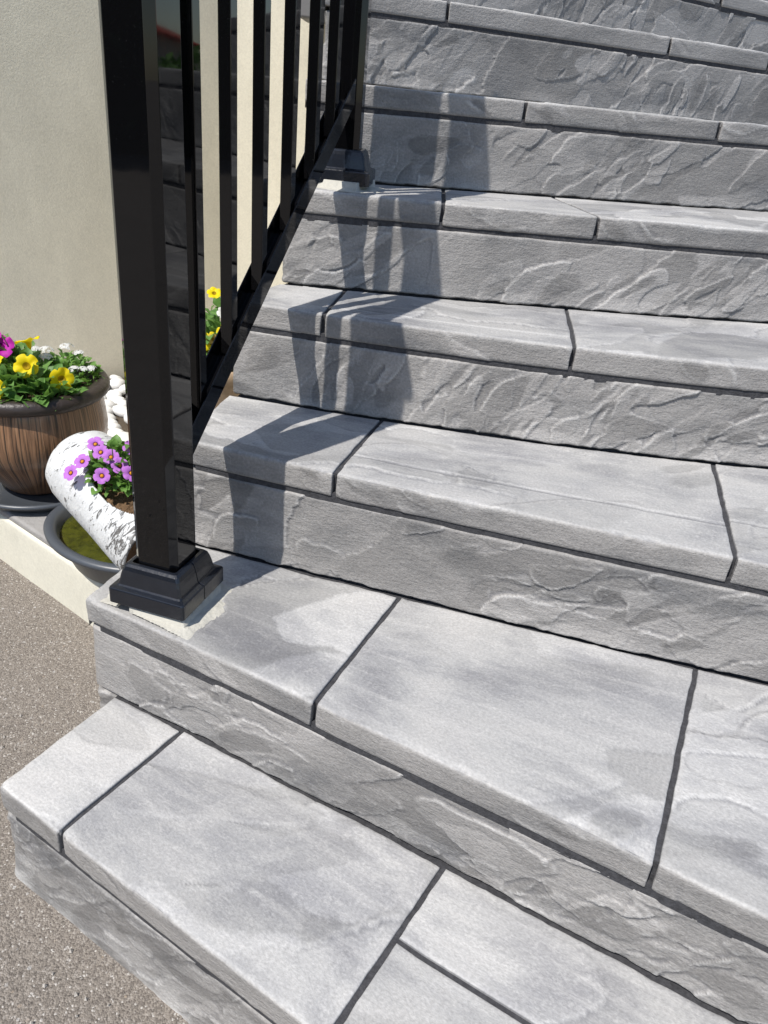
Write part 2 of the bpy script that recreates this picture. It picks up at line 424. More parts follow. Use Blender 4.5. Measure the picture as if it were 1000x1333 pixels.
    drop = np.where(nrm[:, 1][:, None] < 0, np.minimum(drop, .0), drop)
    ink = ((cd[None, :] == 0) & (rows[:, 2][:, None] == 0))
    H = np.where(ink, H, H*.5)
    outd = -dirb
    Z = np.full(U.shape, ZL[k])-rows[:, 1][:, None]+nrm[:, 1][:, None]*(H-drop)
    low = (nrm[:, 1] < 0)[:, None] & (cd[None, :] > 0)
    XY += outd[None]*np.where(low, -cd[None, :], nrm[:, 0][:, None]*(H-drop))[..., None]
    P = np.concatenate([XY, Z[..., None]], -1)
    # paler colour along the arris and the slab edges
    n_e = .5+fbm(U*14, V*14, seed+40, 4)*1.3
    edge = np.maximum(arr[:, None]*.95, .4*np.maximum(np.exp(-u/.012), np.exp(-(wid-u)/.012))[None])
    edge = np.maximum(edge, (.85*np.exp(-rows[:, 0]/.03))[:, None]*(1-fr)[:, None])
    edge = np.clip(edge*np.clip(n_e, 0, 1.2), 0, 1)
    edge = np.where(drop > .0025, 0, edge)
    frm = np.broadcast_to(fr[:, None], U.shape)
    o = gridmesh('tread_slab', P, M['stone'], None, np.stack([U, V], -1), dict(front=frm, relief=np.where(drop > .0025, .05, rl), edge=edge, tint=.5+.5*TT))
    return under(o, step)

def riser_stone(k, step, seed, res=.004, foot_stone=False):
    z0 = ZL[k-1]+.0025; z1 = ZL[k]-BAND-.0080
    if k == 1: z0 = -.02
    if foot_stone: z0, z1 = -.02, ZL[k-1]-.006
    xl = LEFT[k][1]
    # plan path: back along the left flank, round the corner, then along the front
    xs = np.arange(xl+.014, xl+.10 if foot_stone else XR, res)
    front = np.stack([xs, F(k, xs)], -1)
    c = np.array([xl, float(F(k, xl))]); bk = np.array([LEFT[k][0], float(F(k+1, LEFT[k][0]))])
    fd = (bk-c)/np.linalg.norm(bk-c)
    flen = np.linalg.norm(bk-c)
    fl = c+fd*np.arange(flen+.02, .014, -res)[:, None]
    p0, p1 = fl[-1], front[0]
    tq = np.linspace(0, 1, 7)[1:-1, None]
    arc = p0*(1-tq)**2+c*2*tq*(1-tq)+p1*tq**2
    path = np.concatenate([fl, arc, front])
    d = np.gradient(path, axis=0); d /= np.linalg.norm(d, axis=-1, keepdims=True)
    nor = np.stack([d[:, 1], -d[:, 0]], -1)
    u = np.concatenate([[0], np.cumsum(np.linalg.norm(np.diff(path, axis=0), axis=-1))])
    hgt = z1-z0
    vi = np.linspace(.003, hgt-.003, max(8, int(hgt/res)))
    v = np.concatenate([[-.002, 0, .0015], vi, [hgt-.0015, hgt, hgt+.002]]); v = np.sort(v)
    inn = np.zeros(len(v)); inn[0] = .02; inn[1] = .003; inn[2] = .001; inn[-1] = .02; inn[-2] = .003; inn[-3] = .001
    dense = 165
    ang = {1: .35, 2: .3, 3: .45, 4: .75, 5: .8, 6: .75, 7: .8, 8: .75, 9: .8}[k]
    H, T1 = relief(u, v, seed+1, int(46*u[-1]), .13, .045, .0023, ang-.15, .22, 1.4, .28)
    H2, T2 = relief(u, v, seed, int(dense*(u[-1])), .055, .016, .0029, ang, .22, 1.1, .50 if k > 3 else .42)
    H = H+H2; TT = np.where(np.abs(T2) > .02, T2, T1)
    U, V = np.meshgrid(u, v)
    H += .0020*fbm(U*6, V*8, seed+2, 3)+.0005*fbm(U*70, V*70, seed+3, 3)
    H = np.clip(H, -.0040, .0075)
    # trowelled ledge at the foot
    foot = np.clip(1-V/.022, 0, 1)*np.clip(.5+fbm(U*9, U*0, seed+4, 4)*2.4, 0, 1)
    H += .0045*foot
    if k == 1: H = H*.7+.001+.006*np.clip(1-V/hgt, 0, 1)**1.6*np.clip(.9+fbm(U*3.5, U*0, seed+4, 3)*.7, .3, 1.4)
    rl = rel01(H)
    H = H-inn[:, None]-.002
    Zb = z0+V+.0015*fbm(U*30, U*0, seed+7, 3)*(V/hgt)+np.clip(1-V/.01, 0, 1)*.006*np.clip(fbm(U*40, U*0, seed+8, 4), -.3, .6)
    P = np.concatenate([path[None]+nor[None]*H[..., None], Zb[..., None]], -1)
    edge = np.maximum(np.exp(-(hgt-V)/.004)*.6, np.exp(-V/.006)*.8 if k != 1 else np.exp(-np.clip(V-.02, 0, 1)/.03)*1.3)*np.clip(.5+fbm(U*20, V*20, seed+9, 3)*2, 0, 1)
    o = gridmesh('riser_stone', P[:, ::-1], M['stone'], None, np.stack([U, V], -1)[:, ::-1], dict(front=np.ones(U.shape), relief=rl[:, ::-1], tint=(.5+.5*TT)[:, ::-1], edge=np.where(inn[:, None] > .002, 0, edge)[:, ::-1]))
    return under(o, step)

def core(k, step):
    xs = np.linspace(LEFT[k][1]+.018, XR-.01, 40); xb = np.linspace(LEFT[k][0]+.018, XR-.01, 40)
    fr = np.stack([xs, F(k, xs)+.0095], -1); bk = np.stack([xb, F(k+1, xb)+.06], -1)
    z0, z1 = (ZL[k-1]-.03 if k > 1 else -.03), ZL[k]-.0038
    v = []; f = []
    for i in range(40): v += [(fr[i, 0], fr[i, 1], z0), (fr[i, 0], fr[i, 1], z1), (bk[i, 0], bk[i, 1], z1), (bk[i, 0], bk[i, 1], z0)]
    for i in range(39):
        a = i*4; b = a+4
        f += [(a, b, b+1, a+1), (a+1, b+1, b+2, a+2), (a+2, b+2, b+3, a+3), (a+3, b+3, b, a)]
    f += [(0, 1, 2, 3), tuple(156+i for i in (3, 2, 1, 0))]
    # flush dark joint between the nosing band and the riser
    n0 = len(v); za, zb_ = ZL[k]-BAND-.0130, ZL[k]-BAND+.006
    xs2 = np.linspace(LEFT[k][1]+.022, XR-.01, 60); fy = F(k, xs2)
    for i in range(60): v += [(xs2[i], fy[i]+.0028, za), (xs2[i], fy[i]+.0028, zb_), (xs2[i], fy[i]+.02, zb_), (xs2[i], fy[i]+.02, za)]
    for i in range(59):
        a = n0+i*4; b = a+4
        f += [(a, b, b+1, a+1), (a+1, b+1, b+2, a+2), (a+2, b+2, b+3, a+3), (a+3, b+3, b, a)]
    f += [tuple(n0+i for i in (0, 1, 2, 3)), tuple(n0+236+i for i in (3, 2, 1, 0))]
    o = mesh('grout_core', v, f, M['grout']); return under(o, step)

JOINTS = {  # (x at back, x at front) of every cross joint
    1: [(-.264, -.367), (.119, -.006), (.56, .40), (1.02, .84)], 2: [(.037, -.065), (.471, .322), (.93, .76)], 3: [(-.020, -.080), (.551, .473), (1.12, 1.04)],
    4: [(-.116, -.134), (.314, .281), (.93, .90)], 5: [(.058, .052), (.300, .342), (.93, .95)], 6: [(.205, .208), (.652, .652), (1.13, 1.13)],
    7: [(.031, .031), (.600, .600), (.922, .922), (1.35, 1.35)], 8: [(.3, .3), (.86, .86), (1.3, 1.3)], 9: [(.1, .1), (.7, .7), (1.25, 1.25)]}
SCORE = {(3, 1): .70, (3, 2): .66, (4, 1): .78}
for k in range(1, 10):
    st = empty('step', (LEFT[k][1], float(F(k, LEFT[k][1])), ZL[k-1]), 0); bpy.context.view_layer.update(); under(st, stairs); bpy.context.view_layer.update()
    res = {1: .0034, 2: .0034, 3: .0036, 4: .004}.get(k, .0046)
    core(k, st); riser_stone(k, st, 100+k*7, .0023)
    if k == 2: riser_stone(k, st, 171, .003, True)
    B = [LEFT[k]]+JOINTS[k]+[(XR, XR)]
    for i in range(len(B)-1):
        kw = dict(left_end=(i == 0), right_end=(i == len(B)-2), score=SCORE.get((k, i)), res=res)
        a = (k, B[i][0], B[i][1], B[i+1][0], B[i+1][1], st)
        if k == 1 and i >= 2:
            tread_slab(*a, t0=0, t1=.47, seed=k*10+i, **kw); tread_slab(*a, t0=.47, t1=1, seed=k*10+i+5, **kw)
        else: tread_slab(*a, seed=k*10+i, **kw)

# plastered flank that carries the upper steps on the bed side
mb = MB()
for k in range(3, 10):
    a, c = LEFT[k][1]+.020, LEFT[k][0]+.020; ya, yc = float(F(k, a))+.018, float(F(k+1, c))+.030
    pv = [(a, ya), (a+.25, float(F(k, a+.25))+.018), (c+.25, float(F(k+1, c+.25))+.030), (c, yc)]
    mb.add(*loft([[(x, y, -.05+.001*k) for x, y in pv], [(x, y, ZL[k-1]-.012) for x, y in pv]]))
under(mb.build('side_wall', M['stucco']), stairs)

# ------------------------------------------------------------------ house, landing, low garden wall
def prism(poly, z0, z1):
    n = len(poly); return loft([[(x, y, z0) for x, y in poly], [(x, y, z1) for x, y in poly]])
house = empty('house', (-.6, 2.745, 0))
tag(house, 'cream stucco house wall rising behind the planters and railing', 'house'); bpy.context.view_layer.update()
CA = np.array([-.606, 2.745]); dA = np.array([-.80, -.60])
A1 = CA+dA*2.6; nA = np.array([.60, -.80])
mb = MB(); mb.add(*prism([tuple(A1), tuple(CA), tuple(CA+np.array([-.25, .35])), tuple(A1-nA*.3)], -.05, 3.2)); under(mb.build('front_wall', M['stucco']), house)
mb = MB(); mb.add(*prism([tuple(CA+np.array([.004, .004])), (3.4, 2.75-.10+1.9), (3.4, 4.9), (-.62, 3.1)], -.05, 3.2)); 
mb = MB(); mb.add(*prism([tuple(CA+np.array([.003, .003])), (.35, 2.66), (.40, 2.95), (-.7, 3.05)], -.05, 3.2)); under(mb.build('return_wall', M['stucco']), house)
mb = MB(); mb.add(*prism([(.36, 2.72), (3.6, 6.2), (3.4, 6.4), (.2, 2.96)], -.05, 3.2)); under(mb.build('back_wall', M['stucco']), house)
mb = MB(); mb.add(*prism([(-.37, 2.52), (.34, 2.60), (.34, 2.66), (-.37, 2.68)], 1.19, 1.33)); under(mb.build('stone_ledge', M['stone'], bevel=.008), house)

gw = empty('garden_wall', (-.82, 1.47, 0)); tag(gw, 'low cream retaining wall edging the pebble bed beside the stairs', 'garden wall'); bpy.context.view_layer.update()
dW = np.array([.81, -.586]); nW = np.array([-.586, -.81]); W0 = np.array([-.816, 1.4675])-dW*.95; W1 = np.array([-.816, 1.4675])+dW*.60
def wallgrid(a, b, z0, z1, mat, name, par, nrm, amp=.004, seed=3):
    L = np.linalg.norm(b-a); u = np.linspace(0, L, int(L/.02)); v = np.linspace(z0, z1, 10)
    U, V = np.meshgrid(u, v); H = amp*fbm(U*6, V*6, seed, 3)
    XY = a+(b-a)*(U/L)[..., None]+nrm*H[..., None]
    # rounded top edge then the flat top
    P = np.concatenate([XY, V[..., None]], -1)
    top = []
    for i in range(1, 6):
        an = i/5*math.pi/2; q = P[-1].copy(); q[:, :2] -= nrm*(.012*(1-math.cos(an))); q[:, 2] += .012*math.sin(an); top.append(q)
    q = top[-1].copy(); q[:, :2] -= nrm*.14; top.append(q); q = q.copy(); q[:, 2] -= .2; top.append(q)
    P = np.concatenate([P, np.array(top)])
    return under(gridmesh(name, P, mat), par)
wallgrid(W0, W1, -.03, .118, M['lowwall'], 'wall_face', gw, nW)
capg = MB(); c0, c1 = W0-nW*.004, W1-nW*.004
capg.add(*prism([tuple(c0), tuple(c1), tuple(c1-nW*.135), tuple(c0-nW*.135)], .125, .144)); under(capg.build('coping', M['cap'], bevel=.007, seg=3), gw)

# pebble bed
bed = empty('pebble_bed', (-.75, 1.9, .13)); tag(bed, 'bed of smooth white pebbles between planters and house wall', 'pebbles'); bpy.context.view_layer.update()
poly = [tuple(W0-nW*.1), tuple(W1-nW*.1), (-.33, 1.15), (-.27, 1.6), (-.25, 2.70), (-.60, 2.70)]
mb = MB(); mb.add(*prism(poly, .0, .112)); under(mb.build('soil', simple('bed_soil', (.10, .08, .06), .95, .1, .4, 60, .004)), bed)
PEB = simple('white_pebble', (.70, .695, .68), .55, .4, .10, 20, .0006, 60)
def pebble_mesh(seed):
    r = np.random.default_rng(seed); n, mrow = 12, 8; pts = []; faces = []
    sx, sy, sz = r.uniform(.8, 1.25), r.uniform(.75, 1.1), r.uniform(.55, .8)
    loops = []
    for i in range(1, mrow):
        ph = math.pi*i/mrow; loops.append([(sx*math.sin(ph)*math.cos(2*math.pi*j/n)*(1+.12*math.sin(2*math.pi*j/n*2+seed)), sy*math.sin(ph)*math.sin(2*math.pi*j/n)*(1+.1*math.cos(2*math.pi*j/n*3+seed)), -sz*math.cos(ph)) for j in range(n)])
    v, f = loft(loops); me = bpy.data.meshes.new('pebble'); me.from_pydata(v, [], f); me.update(); me.materials.append(PEB)
    me.polygons.foreach_set('use_smooth', np.ones(len(me.polygons), dtype=bool)); return me
PM = [pebble_mesh(i) for i in range(6)]
def inbed(x, y):
    p = np.array([x, y]); 
    return (p-W0)@nW < -.15 and (p-CA)@nA > .03 and x < -.33 and y < 2.68
cnt = 0; placed = []
rp = random.Random(3)
for i in range(9000):
    x = rp.uniform(-1.25, -.33); y = rp.uniform(1.3, 2.66)
    if not inbed(x, y): continue
    if (x+.80)**2+(y-1.61)**2 < .12**2 or (x+.45)**2+(y-1.97)**2 < .085**2: continue
    s = rp.uniform(.020, .032)
    if any((x-a)**2+(y-b)**2 < (s+c)**2*.62 for a, b, c in placed): continue
    placed.append((x, y, s))
    o = bpy.data.objects.new('pebble', PM[i % 6]); COL.objects.link(o); o.location = (x, y, .118+rp.uniform(0, .012)); o.scale = (s, s, s); o.rotation_euler = (rp.uniform(-.4, .4), rp.uniform(-.4, .4), rp.uniform(0, 6.3))
    o.parent = bed; o.matrix_parent_inverse = Matrix.Translation((.75, -1.9, -.13))
    cnt += 1
    if cnt >= 295: break
print('pebbles', cnt)

# ------------------------------------------------------------------ railing
AR = R(-15.2); UX = Vector((math.cos(AR), math.sin(AR), 0)); UY = Vector((-math.sin(AR), math.cos(AR), 0)); UZ = Vector((0, 0, 1))
NC = Vector((-.306, .956, 0)); UC = Vector((-.145, 1.620, 0))
rail = empty('stair_railing', (NC.x, NC.y, ZL[2])); tag(rail, 'glossy black metal stair railing with square posts and balusters', 'railing'); bpy.context.view_layer.update()
def square(c, ux, uy, h, ch, z):
    pts = []
    for sx, sy, order in ((1, -1, 0), (1, 1, 1), (-1, 1, 0), (-1, -1, 1)):
        a = c+ux*(sx*(h-ch))+uy*(sy*h); b = c+ux*(sx*h)+uy*(sy*(h-ch))
        pts += ([a, b] if order == 0 else [b, a])
    return [(p.x, p.y, z) for p in pts]
def post(c, rz, zb, zt, name, h=.0335):
    ux = Vector((math.cos(rz), math.sin(rz), 0)); uy = Vector((-ux.y, ux.x, 0))
    g = empty(name, (c.x, c.y, zb)); bpy.context.view_layer.update(); under(g, rail); bpy.context.view_layer.update()
    mb = MB(); mb.add(*loft([square(c, ux, uy, h, .0095, zb), square(c, ux, uy, h, .0095, zt)])); under(mb.build('shaft', M['black'], bevel=.0012), g)
    mb = MB(); mb.add(*loft([square(c, ux, uy, q, .006, zt+dz) for q, dz in ((.041, .0005), (.041, .012), (.034, .018), (.012, .030))])); under(mb.build('cap', M['cover'], bevel=.001), g)
    # two-piece cover round the foot
    prof = [(.0600, 0.0), (.0600, .0225), (.0592, .0245), (.0520, .0262), (.0502, .0282), (.0490, .034), (.0475, .042), (.0455, .050), (.0435, .0555), (.0415, .0575), (.0400, .0590), (.0350, .0595)]
    seam = .10
    for side in (-1, 1):
        loops = []
        for q, dz in prof:
            rc = .004; pl = []
            e = .0006
            base = [(-q, e), (-q, q-rc), (-q+rc*.3, q-rc*.3), (-q+rc, q), (q-rc, q), (q-rc*.3, q-rc*.3), (q, q-rc), (q, e)]
            for a, b in base:
                b = b*side
                p = c+ux*(a)+uy*(b+seam*.0)
                pl.append((p.x, p.y, zb+dz))
            if side < 0: pl = pl[::-1]
            loops.append(pl[::-1])
        v, f = loft(loops, False, False, False); mb = MB(); mb.add(v, f)
        o = mb.build('cover_half', M['cover'], smooth=False, bevel=0); under(o, g)
        sm = o.modifiers.new('solid', 'SOLIDIFY'); sm.thickness = .002; sm.offset = -1
        bv = o.modifiers.new('bevel', 'BEVEL'); bv.width = .0012; bv.segments = 2; bv.limit_method = 'ANGLE'; bv.angle_limit = R(35)
    return g
ZN = ZL[2]+.017
post(NC, AR, ZN, 1.30, 'newel_post')
post(UC, R(-2), ZL[5]+.010, 1.86, 'upper_post')
# sloping rails
P0 = Vector((-.306, .952, 0)); P1 = Vector((-.130, 1.600, 0)); DH = (P1-P0); LH = DH.length; D2 = DH.normalized(); SIDE = Vector((D2.y, -D2.x, 0))
SL = .522/LH
def rp_(s, side, z): 
    p = P0+DH*s+SIDE*side; return (p.x, p.y, .502+.522*s+z)
def extrude(section, s0, s1): return loft([[rp_(s0, a, b) for a, b in section], [rp_(s1, a, b) for a, b in section]])
wv, tk, hv = .015, .0020, .041
sec = [(-wv, 0), (wv, 0), (wv, hv), (wv-tk, hv), (wv-tk, .006), (-wv+tk, .006), (-wv+tk, hv), (-wv, hv)]
mb = MB(); mb.add(*extrude(sec, .048, .955)); under(mb.build('bottom_rail', M['black'], bevel=.0006), rail)
HR = .665
hsec = [(-.027, 0), (.027, 0), (.030, .012), (.030, .030), (.022, .040), (-.022, .040), (-.030, .030), (-.030, .012)]
mb = MB(); mb.add(*extrude([(a, b+HR) for a, b in hsec], .045, .955)); under(mb.build('handrail', M['black'], bevel=.001), rail)
for s in (.151, .290, .436, .586, .724, .846):
    hb = .0092; p = P0+DH*s
    q = [p+SIDE*a*hb+D2*b*hb for a, b in ((-1, -1), (1, -1), (1, 1), (-1, 1))]
    zb, zt = .502+.522*s+.004, .502+.522*s+HR+.012
    mb = MB(); mb.add(*loft([[(a.x, a.y, zb) for a in q], [(a.x, a.y, zt) for a in q]])); under(mb.build('baluster', M['black'], bevel=.0012), rail)
    # screw head on the web of the channel
    if s < .8:
        c = Vector(rp_(s+.075, .006, .0065)); mb = MB(); mb.add(*lathe([(.0035, 0), (.0035, .0012), (.0015, .002)], 10, cap1=True)); o = mb.build('screw', simple('screw_steel', (.4, .4, .42), .3, .5, metal=1) if 'screw_steel' not in bpy.data.materials else bpy.data.materials['screw_steel']); o.location = c; bpy.context.view_layer.update(); under(o, rail)
# mortar under the newel foot
def mortar(c, z, rad, seed, name):
    g = np.linspace(-1, 1, 170); X, Y = np.meshgrid(g, g)
    d = np.maximum(np.abs(X), np.abs(Y))*.75+np.hypot(X, Y)*.25
    d = d+fbm(X*2.3+seed, Y*2.3, seed, 4)*.38+fbm(X*11, Y*11, seed+4, 3)*.04
    H = np.clip((.84-d)/.30, -.6, 1)*.0045+fbm(X*5, Y*5, seed+2, 4)*.0022
    H = np.where(np.maximum(np.abs(X), np.abs(Y))*rad < .054, .0160, H)
    P = np.stack([c.x+UX.x*X*rad+UY.x*Y*rad, c.y+UX.y*X*rad+UY.y*Y*rad, z+H], -1)
    f = []
    k = 2 if z < .5 else 5; n = len(g); ok = (H > -.0022) & (P[..., 1] > F(k, P[..., 0])+.007) & (P[..., 0] > LEFT[k][1]+.012) & (P[..., 1] < F(k+1, P[..., 0])-.004)
    for i in range(n-1):
        for j in range(n-1):
            if ok[i, j] and ok[i+1, j] and ok[i, j+1] and ok[i+1, j+1]: f.append((i*n+j, i*n+j+1, (i+1)*n+j+1, (i+1)*n+j))
    under(mesh(name, P.reshape(-1, 3), f, M['mortar'], None, True), rail)
mortar(NC+UX*.004-UY*.002, ZL[2]+.0005, .098, 3, 'mortar_bed')
mortar(UC-UY*.01+Vector((0, 0, 0)), ZL[5]+.0005, .094, 8, 'mortar_bed')

# ------------------------------------------------------------------ planters
def glaze():
    mt, t, b = newmat('streaked_brown_glaze'); v = objvec(t)
    sep = N(t, 'ShaderNodeSeparateXYZ'); t.links.new(v, sep.inputs[0])
    ang = math_(t, 'ARCTAN2', sep.outputs['Y'], sep.outputs['X'])
    cb = N(t, 'ShaderNodeCombineXYZ'); t.links.new(math_(t, 'MULTIPLY', ang, 14.0), cb.inputs['X']); t.links.new(math_(t, 'MULTIPLY', sep.outputs['Z'], 5.0), cb.inputs['Y'])
    s1 = noise(t, cb.outputs[0], 1.0, 4, .6, .2)
    cb2 = N(t, 'ShaderNodeCombineXYZ'); t.links.new(math_(t, 'MULTIPLY', ang, 42.0), cb2.inputs['X']); t.links.new(math_(t, 'MULTIPLY', sep.outputs['Z'], 6.0), cb2.inputs['Y'])
    s2 = noise(t, cb2.outputs[0], 1.0, 3, .6, .15)
    c = ramp(t, s1, [(.3, (.13, .068, .038)), (.55, (.27, .148, .080)), (.75, (.38, .235, .14))])
    c = mix(t, ramp(t, s2, [(.38, 1.0), (.52, 0.0)]), c, (.040, .025, .016))
    t.links.new(c, b.inputs['Base Color']); b.inputs['Roughness'].default_value = .28; b.inputs['Coat Weight'].default_value = .3
    t.links.new(bump(t, s2, .7, .003), b.inputs['Normal']); return mt
DARKRIM = simple('dark_fired_rim', (.035, .026, .022), .42, .5, .5, 30, .0015, 90)
SOIL = simple('potting_soil', (.045, .030, .020), .95, .1, .6, 120, .006, 160)
PLAST = simple('slate_blue_plastic', (.060, .068, .080), .38, .5, .12, 20)
bc = (-.805, 1.615, .157)
pl = empty('glazed_planter', bc); tag(pl, 'round brown glazed planter with dark rim full of yellow and white flowers', 'planter')
v, f = lathe([(.072, 0), (.078, .005), (.109, .048), (.143, .094), (.156, .120), (.159, .150), (.156, .185), (.152, .212), (.149, .222)], 72); mb = MB(); mb.add(v, f); mb.build('body', glaze(), pl, True)
v, f = lathe([(.148, .219), (.160, .221), (.168, .228), (.170, .238), (.166, .248), (.156, .253), (.142, .252), (.136, .244), (.134, .20)], 72, cap0=False); mb = MB(); mb.add(v, f); mb.build('rim', DARKRIM, pl, True)
v, f = lathe([(.136, .222), (.09, .232), (.04, .236)], 40, cap0=False, cap1=True); mb = MB(); mb.add(v, f); mb.build('soil', SOIL, pl, True)
sa = empty('plant_saucer', (bc[0], bc[1], .144)); tag(sa, 'slate blue plastic saucer under the brown glazed planter', 'saucer')
v, f = lathe([(.118, 0), (.140, .004), (.152, .020), (.158, .024), (.160, .020), (.1615, .0235), (.157, .030), (.149, .026), (.137, .010), (.05, .009)], 72, cap1=True); mb = MB(); mb.add(v, f); mb.build('dish', PLAST, sa, True)

# oval tub of green water
tc = (-.505, 1.345, .135)
tb = empty('oval_tub', tc, R(-32)); tag(tb, 'oval slate blue plastic tub holding green water under the birch log', 'tub')
e = (1.0, .80)
v, f = lathe([(.118, .004), (.128, .010), (.152, .060), (.160, .066), (.172, .067), (.180, .072), (.181, .078), (.174, .083), (.162, .083), (.154, .078), (.148, .062), (.122, .016), (.02, .012)], 72, e, cap1=True); mb = MB(); mb.add(v, f); mb.build('basin', PLAST, tb, True)
mt, t, b = newmat('green_water'); b.inputs['Base Color'].default_value = (.055, .058, .010, 1); b.inputs['Roughness'].default_value = .04; b.inputs['Specular IOR Level'].default_value = .6
cc = ramp(t, noise(t, objvec(t), 45, 5, .65), [(.3, (.075, .080, .010)), (.55, (.045, .050, .008)), (.72, (.016, .018, .006))]); t.links.new(cc, b.inputs['Base Color'])
v, f = lathe([(.1505, .0625), (.10, .0625), (.05, .0625), (.01, .0625)], 64, e, cap0=False, cap1=True); mb = MB(); mb.add(v, f); mb.build('water', mt, tb, True)

# birch log planter
def bark():
    mt, t, b = newmat('white_birch_bark'); v = objvec(t)
    sep = N(t, 'ShaderNodeSeparateXYZ'); t.links.new(v, sep.inputs[0])
    ang = math_(t, 'ARCTAN2', sep.outputs['Z'], sep.outputs['Y'])
    cb = N(t, 'ShaderNodeCombineXYZ'); t.links.new(math_(t, 'MULTIPLY', sep.outputs['X'], 110.0), cb.inputs['X']); t.links.new(math_(t, 'MULTIPLY', ang, 3.0), cb.inputs['Y'])
    s = noise(t, cb.outputs[0], 1.0, 5, .65, .9)
    pm = noise(t, v, 14, 3, .5)
    endm = math_(t, 'MULTIPLY', math_(t, 'SUBTRACT', sep.outputs['X'], .05, True), 1.2)
    thr = math_(t, 'ADD', math_(t, 'ADD', s, math_(t, 'MULTIPLY', pm, .34)), endm)
    mk = ramp(t, thr, [(.755, 0.0), (.82, 1.0)])
    c = mix(t, mk, mix(t, pm, (.50, .51, .51), (.70, .71, .71)), (.11, .105, .10)); t.links.new(c, b.inputs['Base Color']); b.inputs['Roughness'].default_value = .55
    t.links.new(bump(t, math_(t, 'SUBTRACT', s, math_(t, 'MULTIPLY', mk, .7)), .8, .004), b.inputs['Normal']); return mt
LA = Vector((-.588, 1.370, .326)); LB = Vector((-.405, 1.230, .248))
ax = (LB-LA).normalized(); LL = (LB-LA).length
sidev = ax.cross(UZ).normalized(); upl = sidev.cross(ax).normalized()
lg = empty('birch_log_planter', (0, 0, 0)); lg.matrix_world = Matrix((ax, -sidev, upl)).transposed().to_4x4(); lg.location = (LA+LB)/2
tag(lg, 'white birch-bark log planter lying over the tub behind the newel post', 'log planter')
RL = .080
def log_shell():
    n = 220; rows = []; half = LL/2
    xs = [-half-.052, -half-.048, -half-.038, -half-.022, -half]+list(np.linspace(-half+.004, half-.003, 150))+[half, half+.002, half]
    rs = [.02, .040, .060, .074, .079]+[RL]*150+[RL*.985, RL*.955, RL*.91]
    P = np.zeros((len(xs), n+1, 3))
    for i, (x, r) in enumerate(zip(xs, rs)):
        for j in range(n+1):
            a = 2*math.pi*j/n
            P[i, j] = (x, r*math.cos(a), r*math.sin(a))
    P[:, :, 1:] *= (1+.035*fbm(P[:, :, 0]*14, P[:, :, 1]*16+P[:, :, 2]*25, 77, 3))[..., None]
    # open the top: drop faces inside an oval mouth
    v = P.reshape(-1, 3); f = []
    for i in range(len(xs)-1):
        for j in range(n):
            xm = (xs[i]+xs[i+1])/2; a = 2*math.pi*(j+.5)/n; da = (a-math.pi/2+math.pi) % (2*math.pi)-math.pi
            if ((xm-.010)/.098)**2+(da/.80)**2 < 1: continue
            A = i*(n+1)+j; f.append((A, A+1, A+n+2, A+n+1))
    return v, f
v, f = log_shell(); o = mesh('shell', v, f, bark(), lg, True)
so_ = o.modifiers.new('solid', 'SOLIDIFY'); so_.thickness = .010; so_.offset = -1
v, f = loft([[(-.115, .058*math.cos(a), .058*math.sin(a)*.2+.030) for a in np.linspace(0, 2*math.pi, 24, False)], [(.112, .062*math.cos(a), .062*math.sin(a)*.2+.030) for a in np.linspace(0, 2*math.pi, 24, False)]]); mb = MB(); mb.add(v, f)
mb.build('soil', simple('bark_mulch', (.15, .095, .055), .95, .1, .7, 110, .008, 90), lg, True)
mb = MB(); mb.add([(LL/2-.008, .066*math.cos(a), .066*math.sin(a)) for a in np.linspace(0, 2*math.pi, 32, False)], [tuple(range(32))]); mb.build('cut_end', simple('log_end_grain', (.16, .10, .06), .8, .2, .5, 40, .002), lg)

# tan pot behind the railing
tp = empty('tan_pot', (-.452, 1.97, .13)); tag(tp, 'tan clay pot of yellow pansies behind the railing', 'pot')
v, f = lathe([(.062, 0), (.066, .004), (.085, .20), (.088, .205), (.094, .207), (.096, .24), (.092, .245), (.083, .243), (.080, .20), (.02, .20)], 48, cap1=True); mb = MB(); mb.add(v, f); mb.build('body', simple('tan_clay', (.34, .25, .17), .75, .3, .2, 20, .001), tp, True)
v, f = lathe([(.081, .222), (.03, .228)], 32, cap0=False, cap1=True); mb = MB(); mb.add(v, f); mb.build('soil', SOIL, tp, True)

# ------------------------------------------------------------------ plants
def leafmat(name, c1, c2):
    mt, t, b = newmat(name); f_ = noise(t, objvec(t), 55, 2)
    t.links.new(mix(t, ramp(t, f_, [(.35, 0.0), (.65, 1.0)]), c1, c2), b.inputs['Base Color']); b.inputs['Roughness'].default_value = .5
    b.inputs['Subsurface Weight'].default_value = 0; b.inputs['Specular IOR Level'].default_value = .35
    tr = N(t, 'ShaderNodeBsdfTranslucent'); tr.inputs['Color'].default_value = (c2[0]*1.6, c2[1]*1.6, c2[2], 1); ms = N(t, 'ShaderNodeMixShader'); ms.inputs[0].default_value = .25
    t.links.new(b.outputs[0], ms.inputs[1]); t.links.new(tr.outputs[0], ms.inputs[2]); t.links.new(ms.outputs[0], t.nodes['Material Output'].inputs['Surface']); return mt
LEAF = leafmat('petunia_leaf', (.07, .16, .035), (.14, .27, .07)); LEAF2 = leafmat('small_leaf', (.075, .17, .03), (.16, .30, .07))
